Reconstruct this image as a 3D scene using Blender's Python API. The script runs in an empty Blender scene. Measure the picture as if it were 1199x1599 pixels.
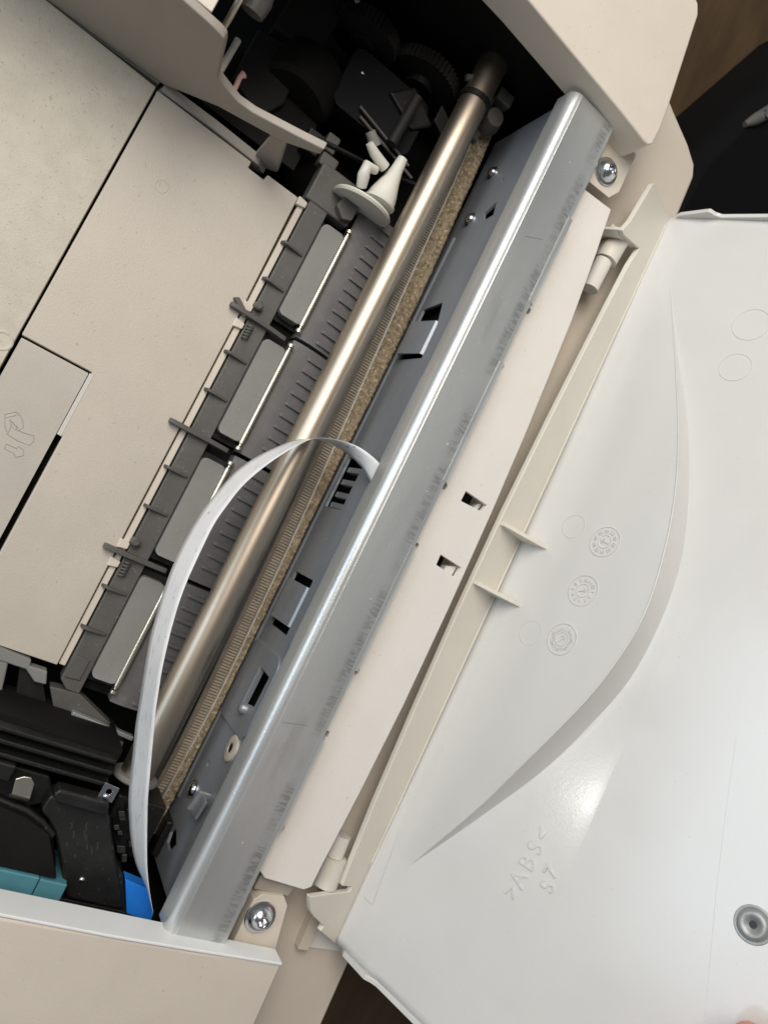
import bpy, bmesh, math, random
from mathutils import Vector, Matrix
from mathutils.geometry import delaunay_2d_cdt
random.seed(7)
S = 0.001          # everything below is written in millimetres
ZB = 150.0         # height of the crossbar's top above the desk
scene = bpy.context.scene
COL = scene.collection
P3 = lambda x, y, z: Vector((x*S, y*S, (z+ZB)*S))

# ------------------------------------------------------------------ camera
cam = bpy.data.cameras.new('camera'); camo = bpy.data.objects.new('camera', cam); COL.objects.link(camo)
camo.matrix_world = Matrix(((-0.433157, -0.895331, 0.103718, 27.41*S),
                            (0.789722, -0.432467, -0.435099, -117.80*S),
                            (0.434413, -0.106558, 0.894389, (246.68+ZB)*S),
                            (0, 0, 0, 1)))
cam.sensor_fit = 'VERTICAL'; cam.sensor_height = 36.0; cam.lens = 36.0*1157.0/1599.0
cam.clip_start = 0.01; cam.clip_end = 50
cam.dof.use_dof = True; cam.dof.focus_distance = 0.275; cam.dof.aperture_fstop = 17.0
scene.camera = camo

# ------------------------------------------------------------------ light
world = bpy.data.worlds.new('World'); scene.world = world; world.use_nodes = True
bg = world.node_tree.nodes['Background']; bg.inputs[0].default_value = (0.90, 0.94, 1.0, 1); bg.inputs[1].default_value = 0.13
def area(name, loc, target, sx, sy, power, col):
    l = bpy.data.lights.new(name, 'AREA'); l.shape = 'RECTANGLE'; l.size = sx; l.size_y = sy; l.energy = power; l.color = col
    o = bpy.data.objects.new(name, l); COL.objects.link(o); o.location = loc
    o.rotation_euler = (Vector(target)-Vector(loc)).to_track_quat('-Z', 'Y').to_euler(); return o
area('room_lamp', (-0.47, -0.42, 0.70), (-0.08, 0, 0.15), 0.50, 0.38, 3.4, (1.0, 0.95, 0.88))
area('ceiling_lamp', (-0.27, -0.34, 0.88), (-0.08, 0, 0.15), 0.45, 0.36, 3.5, (1.0, 0.92, 0.83))
area('front_fill', (0.1, -2.0, 1.25), (0, 0, 0.15), 1.1, 0.6, 12, (0.70, 0.85, 1.0))  # broad front lamp added for the crossbar highlight and cool fill
area('spot_lamp', (0.315, -2.2, 0.575), (0, 0, 0.15), 0.07, 0.12, 2.2, (1.0, 0.97, 0.92))
scene.view_settings.view_transform = 'Standard'; scene.view_settings.look = 'None'
scene.view_settings.exposure = 0.0; scene.view_settings.gamma = 1.0
scene.view_settings.use_curve_mapping = False
scene.render.engine = 'CYCLES'
scene.cycles.max_bounces = 8

# ------------------------------------------------------------------ materials
def mat(name, col, rough=0.5, metal=0.0, var=0.06, vscale=60, grain=0.0, gscale=1800, speck=0.0, sscale=500, speckcol=None, spec=0.5, aniso=0.0, stretch=None, rvar=0.08):
    m = bpy.data.materials.new(name); m.use_nodes = True
    nt = m.node_tree; N = nt.nodes; L = nt.links; b = N['Principled BSDF']
    b.inputs['Roughness'].default_value = rough; b.inputs['Metallic'].default_value = metal
    b.inputs['Specular IOR Level'].default_value = spec
    tc = N.new('ShaderNodeTexCoord'); co = tc.outputs['Object']
    if stretch:
        mp = N.new('ShaderNodeMapping'); mp.inputs['Scale'].default_value = stretch; L.new(co, mp.inputs['Vector']); co2 = mp.outputs['Vector']
    else: co2 = co
    n = N.new('ShaderNodeTexNoise'); n.inputs['Scale'].default_value = vscale; n.inputs['Detail'].default_value = 6; n.inputs['Roughness'].default_value = 0.6
    L.new(co2, n.inputs['Vector'])
    r = N.new('ShaderNodeValToRGB'); r.color_ramp.elements[0].position = 0.3; r.color_ramp.elements[1].position = 0.72
    c = Vector(col)
    r.color_ramp.elements[0].color = (*(c*(1-var)), 1); r.color_ramp.elements[1].color = (*[min(1, v) for v in c*(1+var)], 1)
    L.new(n.outputs['Fac'], r.inputs['Fac']); out = r.outputs['Color']
    if speck != 0:
        s = N.new('ShaderNodeTexNoise'); s.inputs['Scale'].default_value = sscale; s.inputs['Detail'].default_value = 2
        L.new(co, s.inputs['Vector'])
        sr = N.new('ShaderNodeValToRGB'); sr.color_ramp.elements[0].position = 0.70-0.12*speck; sr.color_ramp.elements[1].position = 0.74-0.10*speck
        L.new(s.outputs['Fac'], sr.inputs['Fac'])
        mx = N.new('ShaderNodeMix'); mx.data_type = 'RGBA'; mx.inputs[7].default_value = (*(speckcol or c*0.78), 1)
        L.new(sr.outputs['Color'], mx.inputs[0]); L.new(out, mx.inputs[6]); out = mx.outputs[2]
    L.new(out, b.inputs['Base Color'])
    if rvar > 0:
        mr = N.new('ShaderNodeMapRange'); mr.inputs['To Min'].default_value = max(0, rough-rvar); mr.inputs['To Max'].default_value = min(1, rough+rvar)
        L.new(n.outputs['Fac'], mr.inputs['Value']); L.new(mr.outputs['Result'], b.inputs['Roughness'])
    if grain > 0:
        g = N.new('ShaderNodeTexNoise'); g.inputs['Scale'].default_value = gscale; g.inputs['Detail'].default_value = 3; L.new(co, g.inputs['Vector'])
        bp = N.new('ShaderNodeBump'); bp.inputs['Strength'].default_value = grain; bp.inputs['Distance'].default_value = 0.0003
        L.new(g.outputs['Fac'], bp.inputs['Height']); L.new(bp.outputs['Normal'], b.inputs['Normal'])
    return m
M = {}
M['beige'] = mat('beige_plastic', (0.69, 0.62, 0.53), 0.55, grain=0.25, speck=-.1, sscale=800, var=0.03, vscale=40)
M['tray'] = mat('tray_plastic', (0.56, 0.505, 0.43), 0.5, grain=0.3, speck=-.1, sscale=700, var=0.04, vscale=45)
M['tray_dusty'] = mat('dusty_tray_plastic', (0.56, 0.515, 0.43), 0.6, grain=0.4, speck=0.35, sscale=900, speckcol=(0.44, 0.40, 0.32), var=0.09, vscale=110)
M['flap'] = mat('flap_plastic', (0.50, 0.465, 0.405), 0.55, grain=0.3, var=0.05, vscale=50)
M['beige_shade'] = mat('shade_darkened_beige', (0.37, 0.335, 0.29), 0.55, grain=0.25, var=0.05)  # darker copy of the beige: the inner walls' shade put into the colour
M['panel'] = mat('pinkish_beige_panel', (0.79, 0.755, 0.705), 0.55, grain=0.2, speck=-.1, sscale=700, var=0.025, vscale=40)
M['lid'] = mat('white_lid_plastic', (0.655, 0.65, 0.63), 0.19, grain=0.05, gscale=1000, var=0.02, vscale=30, rvar=0.10, speck=-.22, sscale=1300, speckcol=(0.5, 0.49, 0.46))
M['lid_flange'] = mat('cream_lid_plastic', (0.76, 0.725, 0.64), 0.42, grain=0.12, var=0.03)
M['zinc'] = mat('zinc_plated_steel', (0.55, 0.59, 0.58), 0.32, 0.6, var=0.09, vscale=45, grain=0.2, gscale=2600, stretch=(0.25, 1, 1), speck=-.1, sscale=700, speckcol=(0.75, 0.76, 0.76))
M['bar'] = mat('smudged_zinc_steel', (0.575, 0.595, 0.59), 0.33, 0.6, var=0.09, vscale=45, grain=0.2, gscale=2600, stretch=(0.25, 1, 1), speck=-.1, sscale=700, speckcol=(0.75, 0.76, 0.76))
def smudge(m):          # rubbed grey smudges along the bar's rear edge
    nt = m.node_tree; N = nt.nodes; L = nt.links; bs = N['Principled BSDF']; src = bs.inputs['Base Color'].links[0].from_socket
    tc = N.new('ShaderNodeTexCoord'); sp = N.new('ShaderNodeSeparateXYZ'); L.new(tc.outputs['Object'], sp.inputs[0])
    def rng(sock, a, b, lo, hi, st=True):
        r = N.new('ShaderNodeMapRange'); r.interpolation_type = 'SMOOTHSTEP' if st else 'LINEAR'
        for k, v in zip(('From Min', 'From Max', 'To Min', 'To Max'), (a, b, lo, hi)): r.inputs[k].default_value = v
        L.new(sock, r.inputs['Value']); return r.outputs['Result']
    def mul(p, q):
        n = N.new('ShaderNodeMath'); n.operation = 'MULTIPLY'; L.new(p, n.inputs[0]); L.new(q, n.inputs[1]); return n.outputs[0]
    def noise(sc, scale, det=4):
        mp = N.new('ShaderNodeMapping'); mp.inputs['Scale'].default_value = sc; L.new(tc.outputs['Object'], mp.inputs['Vector'])
        n = N.new('ShaderNodeTexNoise'); n.inputs['Scale'].default_value = scale; n.inputs['Detail'].default_value = det; L.new(mp.outputs['Vector'], n.inputs['Vector']); return n.outputs['Fac']
    band = mul(rng(sp.outputs['Y'], .0135, .0165, 0, 1), rng(sp.outputs['Y'], .0185, .0192, 1, 0))
    f = mul(mul(band, rng(noise((1, .25, 1), 1100), .38, .62, .25, 1)), rng(noise((1, 0, 0), 26, 2), .40, .54, 0, 1))
    g = rng(noise((.5, 2, 1), 55, 6), .60, .75, 0, .35)          # faint handling smears over the whole bar
    mx = N.new('ShaderNodeMath'); mx.operation = 'MAXIMUM'; L.new(f, mx.inputs[0]); L.new(g, mx.inputs[1])
    mi = N.new('ShaderNodeMix'); mi.data_type = 'RGBA'; mi.inputs[7].default_value = (.36, .375, .37, 1); L.new(mx.outputs[0], mi.inputs[0]); L.new(src, mi.inputs[6]); L.new(mi.outputs[2], bs.inputs['Base Color'])
smudge(M['bar'])
M['zinc_worn'] = mat('worn_zinc_steel', (0.38, 0.40, 0.395), 0.5, 0.6, var=0.15, vscale=300, grain=0.3)
M['plate'] = mat('blue_grey_steel_plate', (0.34, 0.37, 0.41), 0.42, 0.5, var=0.12, vscale=35, grain=0.1, stretch=(0.4, 1, 1))
M['rod'] = mat('bronzed_steel_rod', (0.55, 0.47, 0.375), 0.42, 1.0, var=0.08, vscale=25, stretch=(0.2, 3, 3), grain=0.04)
M['shaft'] = mat('polished_shaft_steel', (0.74, 0.69, 0.57), 0.34, 1.0, var=0.05)
M['chrome'] = mat('screw_steel', (0.62, 0.64, 0.67), 0.22, 1.0, var=0.06, vscale=400)
M['dkgrey'] = mat('dark_grey_plastic', (0.105, 0.10, 0.093), 0.5, grain=0.25, var=0.12, vscale=120, speck=0.12, sscale=900, speckcol=(0.2, 0.19, 0.17))
M['roller'] = mat('grey_roller_rubber', (0.235, 0.232, 0.215), 0.6, grain=0.2, var=0.06, vscale=90, speck=0.1, sscale=1200, speckcol=(0.35, 0.33, 0.3))
M['platen'] = mat('dusty_grey_platen', (0.135, 0.128, 0.128), 0.55, grain=0.3, var=0.16, vscale=110, speck=0.15, sscale=700, speckcol=(0.2, 0.19, 0.18))
M['black'] = mat('black_plastic', (0.011, 0.011, 0.011), 0.42, grain=0.2, var=0.3, vscale=150, speck=0.1, sscale=800, speckcol=(0.06, 0.06, 0.06))
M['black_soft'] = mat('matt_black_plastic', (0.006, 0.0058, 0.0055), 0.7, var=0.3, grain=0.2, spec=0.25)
M['mark'] = mat('grey_moulded_mark', (0.035, 0.034, 0.033), 0.5)
M['brownblack'] = mat('shade_darkened_brown', (0.007, 0.0055, 0.005), 0.7, var=0.2, grain=0.2)  # brown taken down to near black; the bay's shade is in it
M['navy'] = mat('shade_darkened_navy', (0.003, 0.004, 0.006), 0.6, var=0.2, spec=0.25)  # navy taken down to near black; bay shade put into the colour
M['belt'] = mat('brown_belt_rubber', (0.20, 0.165, 0.125), 0.6, var=0.2, vscale=200, grain=0.3)
M['belt_tooth'] = mat('pale_belt_teeth', (0.40, 0.34, 0.265), 0.6, var=0.2, vscale=300)
M['felt'] = mat('brown_felt', (0.27, 0.215, 0.145), 0.95, var=0.5, vscale=520, grain=1.0, gscale=900, speck=0.75, sscale=900, speckcol=(0.56, 0.465, 0.31), spec=0.1)
M['tape'] = mat('clear_encoder_tape', (0.55, 0.52, 0.46), 0.3, var=0.2, vscale=300)
M['cable'] = mat('white_ribbon_cable', (0.84, 0.85, 0.86), 0.42, var=0.03, vscale=60, speck=-.1, sscale=260, speckcol=(0.45, 0.45, 0.46), stretch=(0.3, 1, 1))
M['blue'] = mat('blue_plastic', (0.02, 0.22, 0.80), 0.4, var=0.1, vscale=90)
M['teal'] = mat('teal_plastic', (0.09, 0.27, 0.33), 0.45, var=0.1, vscale=90)
M['cream'] = mat('cream_nylon', (0.72, 0.71, 0.64), 0.5, var=0.05)
M['pink'] = mat('pink_sliver_light', (0.80, 0.48, 0.44), 0.5)  # pinkish tone of a sliver of light, used as a solid colour
M['yellow'] = mat('yellowed_nylon', (0.45, 0.40, 0.22), 0.5)
M['desk'] = mat('brown_desk', (0.072, 0.041, 0.0155), 0.7, var=0.3, vscale=14, grain=0.2, gscale=300, stretch=(1, 4, 1))
M['case'] = mat('black_case_fabric', (0.0025, 0.0025, 0.003), 0.8, var=0.2, grain=0.3, gscale=1500, spec=0.15)
M['rim'] = mat('lit_rim_white', (0.88, 0.90, 0.91), 0.4, var=0.02)  # whiter than the beige cover: light on the rim put into colour
M['paper'] = mat('lit_gap_white', (0.86, 0.84, 0.79), 0.7, speck=0.25, sscale=700, speckcol=(0.4, 0.36, 0.3), var=0.03)  # white stands for bright light on the surface behind the hinge gap
M['skin'] = mat('skin', (0.72, 0.30, 0.24), 0.5, var=0.08, vscale=200, grain=0.2)
M['nail'] = mat('nail', (0.80, 0.46, 0.40), 0.25, var=0.03)
M['scratch'] = mat('scratched_zinc', (0.30, 0.31, 0.31), 0.4, 0.7)

# ------------------------------------------------------------------ helpers
class MB:
    def __init__(s): s.bm = bmesh.new()
    def face(s, vs):
        try: return s.bm.faces.new(vs)
        except ValueError: return None
    def box(s, x0, x1, y0, y1, z0, z1):
        v = [s.bm.verts.new((x, y, z)) for z in (z0, z1) for x, y in ((x0, y0), (x1, y0), (x1, y1), (x0, y1))]
        for f in ((3, 2, 1, 0), (4, 5, 6, 7), (0, 1, 5, 4), (1, 2, 6, 5), (2, 3, 7, 6), (3, 0, 4, 7)): s.face([v[i] for i in f])
        return s
    def obox(s, c, ax, ay, az):
        c, ax, ay, az = map(Vector, (c, ax, ay, az))
        v = [s.bm.verts.new(c+ax*i+ay*j+az*k) for k in (-1, 1) for i, j in ((-1, -1), (1, -1), (1, 1), (-1, 1))]
        for f in ((3, 2, 1, 0), (4, 5, 6, 7), (0, 1, 5, 4), (1, 2, 6, 5), (2, 3, 7, 6), (3, 0, 4, 7)): s.face([v[i] for i in f])
        return s
    def prism(s, poly, a, b, f=None, holes=()):
        """polygon (p,q) swept from a to b; f maps (p,q,t) to xyz"""
        f = f or (lambda p, q, t: (p, q, t))
        def clean(pl):
            ar = sum(pl[i][0]*pl[(i+1) % len(pl)][1]-pl[(i+1) % len(pl)][0]*pl[i][1] for i in range(len(pl)))
            return list(pl) if ar > 0 else list(pl)[::-1]
        loops = [clean(poly)]+[clean(h) for h in holes]
        pts = []; faces = []; edges = []
        for l in loops:
            st = len(pts); pts += [Vector(p) for p in l]
            edges += [(st+i, st+(i+1) % len(l)) for i in range(len(l))]
        res = delaunay_2d_cdt(pts, edges, [list(range(len(loops[0])))], 1, 1e-6)
        V2, F2 = res[0], res[2]
        def inside(p, pl):
            c = False; n = len(pl)
            for i in range(n):
                x1, y1 = pl[i]; x2, y2 = pl[(i+1) % n]
                if (y1 > p[1]) != (y2 > p[1]) and p[0] < (x2-x1)*(p[1]-y1)/(y2-y1)+x1: c = not c
            return c
        A = [s.bm.verts.new(f(p[0], p[1], a)) for p in V2]; B = [s.bm.verts.new(f(p[0], p[1], b)) for p in V2]
        cnt = {}
        for t in F2:
            cx = sum(V2[i][0] for i in t)/len(t); cy = sum(V2[i][1] for i in t)/len(t)
            if any(inside((cx, cy), h) for h in loops[1:]): continue
            s.face([B[i] for i in t]); s.face([A[i] for i in reversed(t)])
            for i in range(len(t)):
                e = (t[i], t[(i+1) % len(t)]); cnt[e] = 1
        for (i, j) in cnt:
            if (j, i) not in cnt: s.face([A[i], A[j], B[j], B[i]])
        return s
    def tube(s, pts, r, seg=8, cap=True):
        pts = [Vector(p) for p in pts]; rings = []
        rr = r if isinstance(r, (list, tuple)) else [r]*len(pts)
        up = None
        for i, p in enumerate(pts):
            t = (pts[min(i+1, len(pts)-1)]-pts[max(i-1, 0)]).normalized()
            if up is None: up = t.orthogonal().normalized()
            up = (up-t*up.dot(t)).normalized(); q = t.cross(up)
            rings.append([s.bm.verts.new(p+(up*math.cos(2*math.pi*k/seg)+q*math.sin(2*math.pi*k/seg))*rr[i]) for k in range(seg)])
        for a, b in zip(rings, rings[1:]):
            for k in range(seg): s.face([a[k], a[(k+1) % seg], b[(k+1) % seg], b[k]])
        if cap: s.face(rings[0][::-1]); s.face(rings[-1])
        return s
    def lathe(s, prof, o, ax, seg=32, cap=True):
        """profile [(r,h)] turned about axis ax at o"""
        o = Vector(o); ax = Vector(ax).normalized(); u = ax.orthogonal().normalized(); w = ax.cross(u); rings = []
        for r, h in prof:
            if r < 1e-6: rings.append([s.bm.verts.new(o+ax*h)])
            else: rings.append([s.bm.verts.new(o+ax*h+(u*math.cos(2*math.pi*k/seg)+w*math.sin(2*math.pi*k/seg))*r) for k in range(seg)])
        for a, b in zip(rings, rings[1:]):
            for k in range(seg):
                if len(a) == 1 and len(b) == 1: break
                if len(a) == 1: s.face([a[0], b[k], b[(k+1) % seg]])
                elif len(b) == 1: s.face([a[k], a[(k+1) % seg], b[0]])
                else: s.face([a[k], a[(k+1) % seg], b[(k+1) % seg], b[k]])
        return s
    def grid(s, rows):
        vs = [[s.bm.verts.new(p) for p in r] for r in rows]
        for a, b in zip(vs, vs[1:]):
            for k in range(len(a)-1): s.face([a[k], a[k+1], b[k+1], b[k]])
        return s
    def build(s, name, m, parent=None, bevel=0, seg=2, smooth=None, loc=(0, 0, 0), mapf=None, solid=0, recalc=True):
        for v in s.bm.verts:
            p = mapf(*v.co) if mapf else v.co
            v.co = Vector(p)*S
        if recalc: bmesh.ops.recalc_face_normals(s.bm, faces=s.bm.faces)
        me = bpy.data.meshes.new(name); s.bm.to_mesh(me); s.bm.free()
        me.materials.append(M[m] if isinstance(m, str) else m)
        return place(me, name, parent, bevel, seg, smooth, loc, solid)
def place(me, name, parent=None, bevel=0, seg=2, smooth=None, loc=(0, 0, 0), solid=0):
    o = bpy.data.objects.new(name, me); COL.objects.link(o)
    o.location = Vector(loc)*S
    if parent is not None: o.parent = parent
    if smooth is not None:
        me.polygons.foreach_set('use_smooth', [True]*len(me.polygons))
        if smooth < 180: me.set_sharp_from_angle(angle=math.radians(smooth))
    if solid:
        md = o.modifiers.new('s', 'SOLIDIFY'); md.thickness = abs(solid)*S; md.offset = -1 if solid > 0 else 1
    if bevel:
        md = o.modifiers.new('b', 'BEVEL'); md.width = bevel*S; md.segments = seg; md.limit_method = 'ANGLE'; md.angle_limit = math.radians(35)
        md.harden_normals = True
        me.polygons.foreach_set('use_smooth', [True]*len(me.polygons))
    return o
def lbl(o, label=None, cat=None, group=None, kind=None):
    if label: o['label'] = label
    if cat: o['category'] = cat
    if group: o['group'] = group
    if kind: o['kind'] = kind
    return o
def rrect(x0, x1, y0, y1, r, n=5):
    out = []
    for cx, cy, a in ((x1-r, y1-r, 0), (x0+r, y1-r, 90), (x0+r, y0+r, 180), (x1-r, y0+r, 270)):
        for k in range(n+1):
            t = math.radians(a+90*k/n); out.append((cx+r*math.cos(t), cy+r*math.sin(t)))
    return out
def circ(cx, cy, r, n=16): return [(cx+r*math.cos(2*math.pi*k/n), cy+r*math.sin(2*math.pi*k/n)) for k in range(n)]
def lerp(x, xs, ys):
    if x <= xs[0]: return ys[0]
    for i in range(len(xs)-1):
        if x <= xs[i+1]:
            t = (x-xs[i])/(xs[i+1]-xs[i]); return ys[i]+(ys[i+1]-ys[i])*t
    return ys[-1]
def smoothlerp(x, xs, ys):           # Catmull-Rom through the points
    if x <= xs[0]: return ys[0]
    if x >= xs[-1]: return ys[-1]
    i = max(k for k in range(len(xs)-1) if xs[k] <= x)
    def sl(k):
        if k == 0: return (ys[1]-ys[0])/(xs[1]-xs[0])
        if k == len(xs)-1: return (ys[-1]-ys[-2])/(xs[-1]-xs[-2])
        return (ys[k+1]-ys[k-1])/(xs[k+1]-xs[k-1])
    h = xs[i+1]-xs[i]; t = (x-xs[i])/h
    return ((1+2*t)*(1-t)**2)*ys[i]+t*(1-t)**2*h*sl(i)+t*t*(3-2*t)*ys[i+1]+t*t*(t-1)*h*sl(i+1)
XYZ = lambda y, z, x: (x, y, z)      # profile in (Y,Z) swept along X
XZY = lambda x, z, y: (x, y, z)      # profile in (X,Z) swept along Y

# ------------------------------------------------------------------ setting
b = MB().box(-3000, 3000, -3000, 3000, -40, 0); desk = b.build('desk_top', 'desk'); desk['kind'] = 'structure'

# ------------------------------------------------------------------ the printer
printer = bpy.data.objects.new('printer', None); COL.objects.link(printer)
lbl(printer, 'beige inkjet printer with its white lid raised and its inner works open to view', 'printer')
def part(mb, name, m, label=None, parent=None, **k):
    """part of the printer; coordinates count z from the crossbar's top"""
    for v in mb.bm.verts: v.co.z += ZB
    o = mb.build(name, m, parent or printer, **k)
    if label: o['label'] = label
    return o

# --- outer body
ledge_poly = [(-262, 46), (-246, 52), (-241, 62), (-234, 78), (-229, 86), (-222, 89.5), (-200, 90.5), (-100, 92), (0, 93.5), (120, 96), (180, 97.5), (262, 99), (262, 22), (-262, 22)]
body = part(MB().prism(ledge_poly, -150, -30), 'rear_ledge', 'beige', 'beige lower rear ledge below the lid hinge', bevel=1.5, seg=3)
part(MB().box(-262, -206, -230, 21.8, -150, -10), 'side_body', 'beige', 'body wall beneath the brightly lit side cover', bevel=1)
part(MB().box(180, 262, -230, 21.8, -150, -7.2), 'side_body', 'beige', 'body wall beneath the side cover next to the ribbon cable', bevel=1)
part(MB().box(-206, 180, -230, 22, -150, -98), 'inner_floor', 'black_soft', 'black bottom of the printing bay')

part(MB().box(176.2, 179.7, -230, 21.5, -98, -7.6), 'bay_liner', 'black_soft', 'black liner at the near end of the bay')
# right-hand cover in view (image top right)
capR = [(-191.5, -64), (-190.6, -39.4), (-185.7, 16.1), (-183.9, 31.0), (-184.2, 33.6), (-186.2, 35.4), (-192, 35.6), (-206.5, 34.2), (-243.1, 28.8), (-247.5, 26), (-249.5, 21), (-252, -64)]
cr = part(MB().prism(capR, -9, 8), 'side_cover', 'beige', 'brightly lit beige side cover at the far end of the crossbar', bevel=1.1, seg=3)
part(MB().box(-260, -196, -230, -64.2, -9, 3), 'side_cover', 'beige', 'front run of the far side cover, mostly out of view', bevel=1)
part(MB().box(-250, -204, -63, 34, -30, -9.2), 'cover_wall', 'beige_shade', 'wall under the far side cover, shade put into its darker beige')
# left-hand cover (image bottom left), inner face lit
capL = [(165, -230), (165.2, -60), (165.3, 8), (164.4, 43.6), (190, 44.2), (258, 44.4), (258, -230)]
cl = part(MB().prism(capL, 0, 1, f=lambda p, q, t: (p+(0 if t else 0.4), q, (7.6-0.065*max(0, q+20) if t else -6.0))), 'side_cover', 'beige', 'beige side cover with a white lit inner edge beside the blue tab', bevel=0.9, seg=3)

part(MB().prism([(-6.1, -230), (-6.1, 12), (-2.5, 14.5), (-4, 20), (-4, 43.2), (5.2-.9, 43.2), (6.2, 8), (7.4, -22), (7.4, -230)], 163.9, 164.9, f=lambda z, y, x: (x, y, z)), 'cover_rim_lit', 'rim', 'inner rim of the side cover, its lit look put into a white colour', bevel=.3)

# --- crossbar
prof = [(-3.2, -11.0), (-3.2, -4.0)]
for k in range(1, 8):
    t = math.radians(180-90*k/8); prof.append((0.8+4.0*math.cos(t), -4.0+4.0*math.sin(t)))
prof += [(0.8, 0), (1.05, 0.12), (1.3, 0.0), (20.3, -0.35), (20.9, -1.0), (20.9, -9), (19.7, -9), (19.7, -1.6), (1.2, -1.2), (-0.9, -2.3), (-1.8, -4.2), (-1.9, -11.0)]
mb = MB().prism(prof, -185.5, 164.2, f=XYZ)
bar = part(mb, 'crossbar', 'bar', 'long zinc-plated steel crossbar with a rolled front edge', smooth=25)
for x0, x1 in ((-142, -103), (-76, -23), (4.5, 56.5), (84, 121)):
    lip = MB().prism([(18.8, -0.36), (19.2, -0.22), (20.6, -0.2), (21.6, -0.5), (22.1, -1.5), (22.2, -5), (20.95, -5), (20.95, -0.8)], x0, x1, f=XYZ)
    part(lip, 'rear_lip', 'bar', parent=bar, smooth=30)
for (x0, y0, x1, y1) in ((-123, 5, -127, 13), (83.5, 2.2, 81.5, 12)):
    part(MB().tube([(x0, y0, -0.12), (x1, y1, -0.28)], 0.14, 5), 'scratch', 'scratch', parent=bar)
for (x, y, r) in ((-36, 14.2, .55), (-16, 15, .4), (30, 13.2, .4), (-160, 9, .4), (128, 9, .35), (-97, 8, .3)):
    part(MB().lathe([(r, -.3), (r*.8, .05), (0, .15)], (x, y, -0.15), (0, 0, 1), 10), 'fleck', 'tape', parent=bar, smooth=60)
# end caps of the bar
part(MB().prism([(-1.8, -11), (-1.7, -4.3), (-0.6, -2.4), (1.2, -1.3), (19.6, -1.7), (19.6, -9)], -184.6, -183.4, f=XYZ), 'end_web', 'zinc', parent=bar)

# --- chassis plate under the crossbar, with its punched holes
holes = [[(-97.5, -37.5), (-96.5, -54), (-70.5, -53.6), (-69.5, -31.5), (-86, -32.3)],
         rrect(33.5, 58, -52.5, -30.8, .6, 2), [(74.8, -37.8), (75.3, -26.3), (87.5, -26.8), (90.6, -38.2)],
         circ(119.5, -45, 1.5, 10), [(147.5, -45), (150.5, -37.5), (155.5, -41), (154.8, -47.5), (151, -49)], rrect(-21.5, 2.5, -55.3, -37, .8, 2),
         [(-147, -33), (-139.5, -30), (-138.5, -37), (-143, -40)], circ(-22, -32.5, .8, 8), circ(-30, -53, .7, 8), circ(15, -37, .7, 8), circ(-160, -38, 1.1, 8)]
pl = part(MB().prism([(-190, -66), (164, -66), (164, -1.8), (-190, -1.8)], 2, 3.2, f=XZY, holes=holes), 'chassis_plate', 'plate', 'dark blue-grey steel plate with punched holes and bent tabs under the crossbar')
part(MB().box(-190, 164, 7, 8, -66, -2), 'back_sheet', 'black_soft', 'black sheet behind the punched plate')
# bent tabs standing out of the plate
def tab(x0, x1, z0, z1, out, label=None):
    mb = MB().prism([(2.6, z1), (2.6-out*.35, z1-1), (2.6-out, z0+3.0), (2.6-out*.95, z0+1.2), (2.6-out*.6, z0), (2.4-out*.5, z0), (2.6-out*.8, z0+1.6), (2.6-out+.9, z0+3.2), (2.6-out*.3, z1-1.9), (2.8, z1-1)], x0, x1, f=XYZ)
    return part(mb, 'bent_tab', 'plate', parent=pl, smooth=40)
tab(-87.5, -71.5, -52, -32.5, 4.0); tab(37, 54.5, -51, -31.3, 3.4)
part(MB().lathe([(0, -1), (2.2, -1), (2.2, 3.4), (1.4, 4.2), (0, 4.4)], (91, 2.5, -33), (0, -1, 0), 14), 'plate_boss', 'plate', parent=pl, smooth=50)
for x in (-17.5, -11.5, -5.5, -.5):
    part(MB().box(x, x+2.6, 3.4, 6.5, -54, -38), 'grille_bar', 'plate', parent=pl, bevel=.4)
part(MB().lathe([(5.2, 0), (5.2, .9), (4.6, 1.2), (2.1, 1.2), (1.9, .8), (1.9, 0)], (106, 2, -29), (0, -1, 0), 24), 'washer', 'tape', 'pale round washer on the steel plate', parent=pl, smooth=40)
part(MB().lathe([(1.8, 0), (1.8, 1), (0, 1)], (106, 2, -29), (0, -1, 0), 14), 'washer_hole', 'black', parent=pl)
for (x, z, r) in ((131.3, -46.7, 3.1), (-143, -50.5, 2.6), (-168, -51, 2.4)):
    sc = part(MB().lathe([(r*1.25, 0), (r*1.25, .5), (r, .7), (r*.9, 1.7), (r*.5, 2.3), (0, 2.4)], (x, 2, z), (0, -1, 0), 20), 'plate_screw', 'chrome', parent=pl, smooth=50)
part(MB().prism([(125, -27), (134, -31), (134, -24), (126, -22)], -1.6, -.4, f=XZY), 'bent_tab', 'plate', parent=pl, bevel=.3)
part(MB().prism([(125, -27.5), (134, -31.5), (133.6, -32.4), (124.6, -28.4)], -3, 2, f=XZY), 'bent_tab', 'zinc', parent=pl, bevel=.2)
for z0, z1, x0, x1 in ((-24, -20, -60, 60), (-60, -57, -135, 140)):
    part(MB().prism([(2.1, z0), (1.4, z0+.8), (1.0, (z0+z1)/2), (1.4, z1-.8), (2.1, z1)], x0, x1, f=XYZ), 'stiffening_bead', 'plate', parent=pl, smooth=60)
part(MB().prism(rrect(66, 101, -58.5, -21.5, 6, 5), 1.0, 2.1, f=XZY, holes=[[(74.2, -38.4), (74.7, -25.7), (88.1, -26.2), (91.2, -38.8)]]), 'embossed_pad', 'plate', parent=pl, bevel=.8, seg=3)
part(MB().box(147, 162, -1.6, 1.7, -66, -48), 'black_block', 'black', 'black block at the end of the steel plate', bevel=1)

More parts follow.
